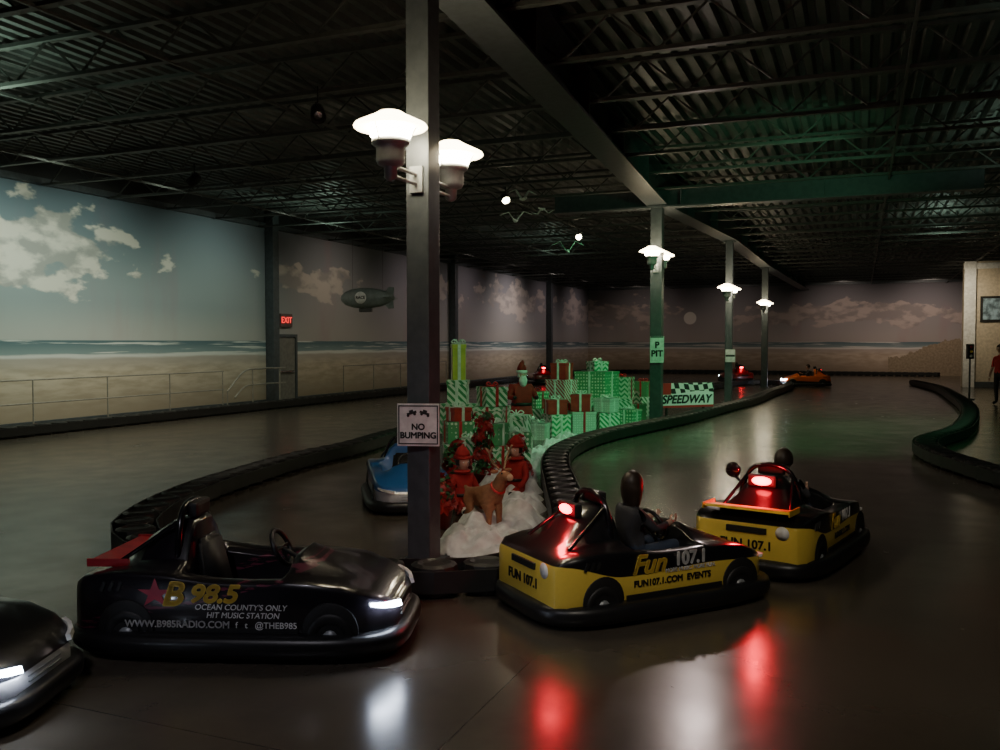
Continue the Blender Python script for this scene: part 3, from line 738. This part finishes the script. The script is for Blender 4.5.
def santa(x,y,rz,sc,name='santa_claus_figure',beard=True,sit=False,z=0):
    e=empty(name,(x,y,z),rz,sc)
    V_=[(0,0,.85),(0,0,1.05),(0,0,1.28),(0,0,1.42),(.01,0,1.50)];E=[(0,1),(1,2),(2,3),(3,4)]
    R=[(.20,.22),(.21,.23),(.17,.20),(.10,.11),(.06,.06)] if beard else [(.17,.19),(.16,.18),(.14,.18),(.08,.09),(.06,.06)]
    for s in (1,-1):
        b=len(V_)
        V_+=[(0,s*.22,1.36),(.05,s*.34,1.12),(.24,s*.28,1.12),(.31,s*.25,1.14)] if not sit else [(0,s*.20,1.34),(.08,s*.30,1.08),(.24,s*.26,.92),(.31,s*.22,.86)]
        E+=[(2,b),(b,b+1),(b+1,b+2),(b+2,b+3)]; R+=[.085,.07,.055,.05]
        b=len(V_)
        V_+=[(0,s*.12,.75),(.02,s*.13,.42),(0,s*.13,.08),(.15,s*.14,.06)] if not sit else [(.10,s*.13,.76),(.40,s*.20,.80),(.66,s*.24,.72),(.70,s*.24,.84)]
        E+=[(0,b),(b,b+1),(b+1,b+2),(b+2,b+3)]; R+=[.12,.09,.075,.06]
    mf=(lambda c: 2 if c.z<.32 or (c.x>.27 and c.z>1) else 0) if not sit else (lambda c: 2 if c.x>.58 else (1 if .52<c.x<=.58 else 0))
    skin('body',V_,E,R,[suit,fluff,blackmat],e,2,mf)
    if not sit:
        lathe('coat_skirt',[(.23,.95),(.27,.70),(.28,.62),(.26,.62),(.2,.9)],suit,e); lathe('coat_trim',[(.27,.62),(.30,.60),(.31,.65),(.28,.69)],fluff,e)
        lathe('belt',[(.235,.93),(.245,.93),(.245,1.0),(.235,1.0)],blackmat,e)
    else: lathe('belt',[(.19,.97),(.205,.97),(.205,1.03),(.19,1.03)],blackmat,e)
    hr=.115 if beard else .16; hz=1.62 if beard else 1.64
    head(e,(.03,0,hz),hr,skinm,fluff if beard else hairm,False)
    if beard: sphere('beard',(.10,0,1.50),(.08,.10,.14),fluff,e); sphere('moustache',(.14,0,1.58),(.03,.07,.02),fluff,e)
    else: lathe('collar_trim',[(.13,1.44),(.17,1.43),(.17,1.48),(.11,1.50)],suit,e)
    k_=hr/.115; z0=hz+.06
    lathe('hat_band',[(.11*k_,z0),(.13*k_,z0+.01),(.13*k_,z0+.06),(.11*k_,z0+.07)],fluff if beard else suit,e,(.01,0,0))
    lathe('hat',[(.115*k_,z0+.05),(.10*k_,z0+.14),(.05*k_,z0+.24),(.02,z0+.27)],suit,e,(.01,0,0))
    tube('hat_tip',[(0,0,z0+.22),(-.06,.05,z0+.27),(-.14,.10,z0+.22)],.03,suit,e); sphere('pompom',(-.15,.11,z0+.19),(.04,.04,.04),fluff,e)
santa(.40,16.3,math.radians(-70),.80)
santa(.20,10.7,math.radians(-120),.56,'elf_figure',False,True,-.32)
santa(-.42,9.75,math.radians(-60),.56,'elf_figure',False,True,-.34)

# ---------------------------------------------------------------- signs
def sign_at(name,c,face,w,h,draw):
    e=empty(name,c,face)
    box('panel',(0,0,0),(w,.012,h),white,e,bev=.004); draw(e); return e
(cx,cy)=cols[0][0]
def d1(e):
    for a,b,c_,d_ in ((0,.160,.34,.010),(0,-.160,.34,.010),(-.165,0,.010,.33),(.165,0,.010,.33)): box('border',(a,-.007,b),(c_,.004,d_),ktext,e)
    text('lettering','NO\nBUMPING',.072,ktext,e,(0,-.009,-.055),ext=.001,heavy=.003)
    for s in (-1,1):
        box('bumping_icon_body',(s*.055,-.008,.100),(.085,.004,.020),ktext,e,rot=(0,s*.30,0),bev=.001)
        box('bumping_icon_cab',(s*.06,-.008,.117),(.035,.004,.016),ktext,e,rot=(0,s*.30,0))
        for q in ((.085,.078),(.03,.092)): lathe('bumping_icon_wheel',[(0,0),(.012,0),(.012,.004),(0,.004)],ktext,e,(s*q[0],-.006,q[1]),(math.pi/2,0,0),seg=12)
s1=sign_at('no_bumping_sign',(cx-.03,cy-.19,1.21),-.10,.36,.36,d1)
box('strap',(.03,.06,0),(.24,.10,.05),steel,s1)
spot('sign_light',(.3,3.2,4.9),(cx,cy-.2,1.2),20,(1,.92,.85),14,.8)
def d2(e):
    text('lettering','P\nPIT',.2,ktext,e,(0,-.01,0),heavy=.008); box('border',(0,-.007,.29),(.3,.004,.03),ktext,e)
sign_at('pit_sign',(cols[1][0][0]-.03,cols[1][0][1]-.22,1.75),-.17,.32,.62,d2)
sign_at('notice_sign',(cols[2][0][0],cols[2][0][1]-.18,1.5),-.2,.3,.4,lambda e: box('border',(0,-.007,0),(.28,.004,.06),ktext,e))
bk=NT('checker_banner'); c,x,y,z=bk.co()
ch=bk.new('ShaderNodeTexChecker'); bk.put(ch.inputs[0],bk.comb(bk.math('ADD',x,bk.math('MULTIPLY',z,.3)),.5,bk.math('ADD',z,bk.math('MULTIPLY',bk.math('SINE',bk.math('MULTIPLY',x,5)),.03)))); ch.inputs['Scale'].default_value=7
ch.inputs[1].default_value=(.75,.76,.72,1); ch.inputs[2].default_value=(.02,.02,.02,1)
wave=bk.math('ADD',.07,bk.math('MULTIPLY',bk.math('SINE',bk.math('MULTIPLY',x,4)),.03))
col=bk.mix(bk.math('GREATER_THAN',z,wave),(.80,.81,.79),ch.outputs[0])
col=bk.mix(bk.math('LESS_THAN',z,-.255),col,(.5,.03,.03))
col=bk.mix(bk.math('MULTIPLY',bk.math('LESS_THAN',x,-.45),bk.math('GREATER_THAN',z,.02)),col,(.5,.03,.03)); bk.put(bk.b.inputs['Base Color'],col)
e=empty('speedway_banner',(4.72,22.3,.58),math.radians(22))
box('board',(0,0,0),(1.65,.03,.62),bk.m,e,bev=.004); text('lettering','SPEEDWAY',.29,ktext,e,(0,-.02,-.11),shear=.25,heavy=.010)
for s in(-1,1): box('leg',(s*.55,.04,-.43),(.05,.04,.30),blackmat,e)
spot('banner_light',(6.5,17,4.6),(4.7,22.3,.5),110,(1,1,.92),18,.8)

def onwall(pxs):
    Y=18.4/(.41-pxs); return Vector((pxs*Y,Y,0)).dot(U)
ue=onwall(-.2455)
exE=M('exit_sign_red',(.6,.05,.05),.4,emit=(1,.05,.05),es=.8)
e=empty('exit_sign',W(ue,v0+.06,2.62),BROT); box('case',(0,0,0),(.62,.06,.42),M('exit_case',(.16,.10,.10),.5),e,bev=.01)
text('lettering','EXIT',.27,exE,e,(0,-.034,0),heavy=.006)
e=empty('door_1',W(ue,v0+.04,0),BROT)
doorm=M('door_paint',(.20,.19,.17),.5)
box('leaf',(0,0,1.03),(.92,.05,2.06),doorm,e)
for a,b,c_,d_ in ((-.52,1.07,.1,2.14),(.52,1.07,.1,2.14),(0,2.13,1.14,.1)): box('frame',(a,-.01,b),(c_,.09,d_),steel,e,bev=.005)
box('push_bar',(0,-.06,1.0),(.7,.05,.06),chrome,e,bev=.01)

railm=M('rail_paint',(.30,.28,.24),.4,.1)
e=empty('handrail',(0,0,0))
def RW(u,z,off=.75): return W(u,v0+off,z)
for z in (1.12,.62):
    tube('rail',[RW(9,z),RW(onwall(-.34),z)],.016,railm,e)
uu=9.5
while uu<onwall(-.34)+.1: tube('post',[RW(uu,0),RW(uu,1.12)],.016,railm,e); uu+=2.0
ua=onwall(-.33); ub=onwall(-.27)
pts=catmull([RW(ua-.2,.55),RW(ua+.5,1.08),RW(ua+1.2,1.15),RW(ub-.3,1.15),RW(ub+.1,1.15)],6)
tube('ramp_rail',pts,.025,railm,e); tube('ramp_rail_low',[p-Vector((0,0,.45)) for p in pts[3:]],.02,railm,e)
for uu in (ua-.2,ua+.9,ua+2.2,ub-.2): tube('post',[RW(uu,0),RW(uu,.55 if uu<ua else 1.13)],.02,railm,e)
ud=onwall(-.2)
tube('rail_far',[RW(ud,1.12),RW(ud+8,1.12)],.02,railm,e)
for i in range(5): tube('post',[RW(ud+2*i,0),RW(ud+2*i,1.12)],.018,railm,e)
box('trim_1',W(u1/2-2,v0+.03,.08),(u1+10,.05,.16),steel,rot=(0,0,BROT))
box('trim_2',W((u0+u1)/2,v0+.06,5.50),(u1-u0-.4,.12,.14),steel,rot=(0,0,BROT))
box('trim_3',W(u1-.06,.4,5.50),(v1-v0-.4,.12,.14),steel,rot=(0,0,BROT-math.pi/2))

# ---------------------------------------------------------------- blimp, gulls
e=empty('model_blimp',(-3.3,22,3.02),math.radians(-14))
bl=M('blimp_grey',(.20,.23,.22),.45)
lathe('envelope',[(0,-.72),(.05,-.70),(.13,-.58),(.21,-.36),(.255,-.08),(.26,.12),(.235,.38),(.17,.58),(.09,.68),(0,.72)],bl,e,rot=(0,-math.pi/2,0))
for a in range(4):
    me=pyd('fin',[(.42,0,.12),(.68,0,.05),(.70,0,.26),(.56,0,.27)],[(0,1,2,3)]); o=obj('tail_fin',me,bl,e,rot=(a*math.pi/2+.0,0,0)); so=o.modifiers.new('s','SOLIDIFY'); so.thickness=.02
box('gondola',(-.05,0,-.30),(.34,.11,.10),M('gondola_grey',(.08,.08,.08),.4),e,bev=.03)
lathe('logo_disc',[(0,0),(.15,0),(.15,.01),(0,.01)],white,e,(-.08,-.262,0),(math.pi/2,0,0)); text('logo_text','RACE',.10,ktext,e,(-.08,-.275,0),heavy=.003)
for s in (-.4,.4): tube('hanging_wire',[(s,0,.2),(s,0,2.4)],.003,blackmat,e)
spot('blimp_light',(-1.8,17.5,4.8),(-3.3,22,3.0),50,(.9,1,.85),30,1)
gw=M('gull_white',(.75,.82,.75),.6); gg=M('gull_wing',(.5,.6,.54),.6)
def gull(x,y,z,rz,up,sc=.8):
    e=empty('seagull_model',(x,y,z),rz,sc)
    skin('body',[(-.02,0,0),(-.14,0,.01),(-.2,0,.015),(.08,0,.02),(.13,0,.035),(.17,0,.03)],[(0,1),(1,2),(0,3),(3,4),(4,5)],[(.04,.04),(.025,.02),(.012,.03),(.03,.03),(.025,.025),(.006,.006)],gw,e,2)
    for s in (1,-1):
        v=[(.05,s*.02,.03),(.08,s*.16,.03+up*.10),(.02,s*.34,.03+up*.06),(-.02,s*.33,.025+up*.06),(-.0,s*.16,.025+up*.10),(-.05,s*.02,.02)]
        o=obj('wing',pyd('wing',v,[(0,1,4,5),(1,2,3,4)]),gg,e); so=o.modifiers.new('s','SOLIDIFY'); so.thickness=.01
    tube('hanging_wire',[(0,0,.03),(0,0,(5.4-z)/sc)],.002,blackmat,e)
gull(.22,12.5,3.62,1.3,1.7,.7); gull(.35,13.6,4.10,2.0,1.9,.7); gull(1.15,15,3.44,1.5,2.1,.8); gull(.62,13.0,3.86,1.0,-1.4,.55)

# ---------------------------------------------------------------- right side booth
e=empty('wall_booth',W(43.2,9.6,0),BROT-math.pi/2)
box('front',(0,0,2.7),(11.0,.9,5.4),plaster,e); box('cornice',(0,-.47,5.2),(11.1,.1,.25),white,e); box('kick',(0,-.47,.12),(11.0,.05,.24),steel,e)
box('pilaster',(-5.3,-.48,2.7),(.45,.12,5.4),white,e,bev=.01)
e2=empty('picture_frame',W(42.72,5.35,3.35),BROT-math.pi/2)
box('frame',(0,0,0),(1.3,.06,1.1),blackmat,e2,bev=.01); box('print',(0,-.035,0),(1.1,.01,.9),M('print_blue',(.25,.35,.42),.3,vs=4,var=.6),e2)
e=empty('traffic_light',(15.7,29.4,0)); box('case',(0,0,1.62),(.20,.16,.5),blackmat,e,bev=.02); tube('pole',[(0,0,0),(0,0,1.38)],.03,steel,e); lathe('foot',[(.16,0),(.16,.03),(.04,.05)],steel,e)
for i,m_ in enumerate((tailE,yellow,white)): sphere('lamp',(0,-.08,1.77-.15*i),(.05,.03,.05),m_ if i else red,e,12)

# ---------------------------------------------------------------- camera
cam=bpy.data.cameras.new('cam'); cam.sensor_width=36; cam.lens=880/1000*36; cam.clip_end=200
o=bpy.data.objects.new('camera',cam); COL.objects.link(o); o.location=(0,0,1.9); o.rotation_euler=(math.radians(90-2.08),0,0)
S.camera=o
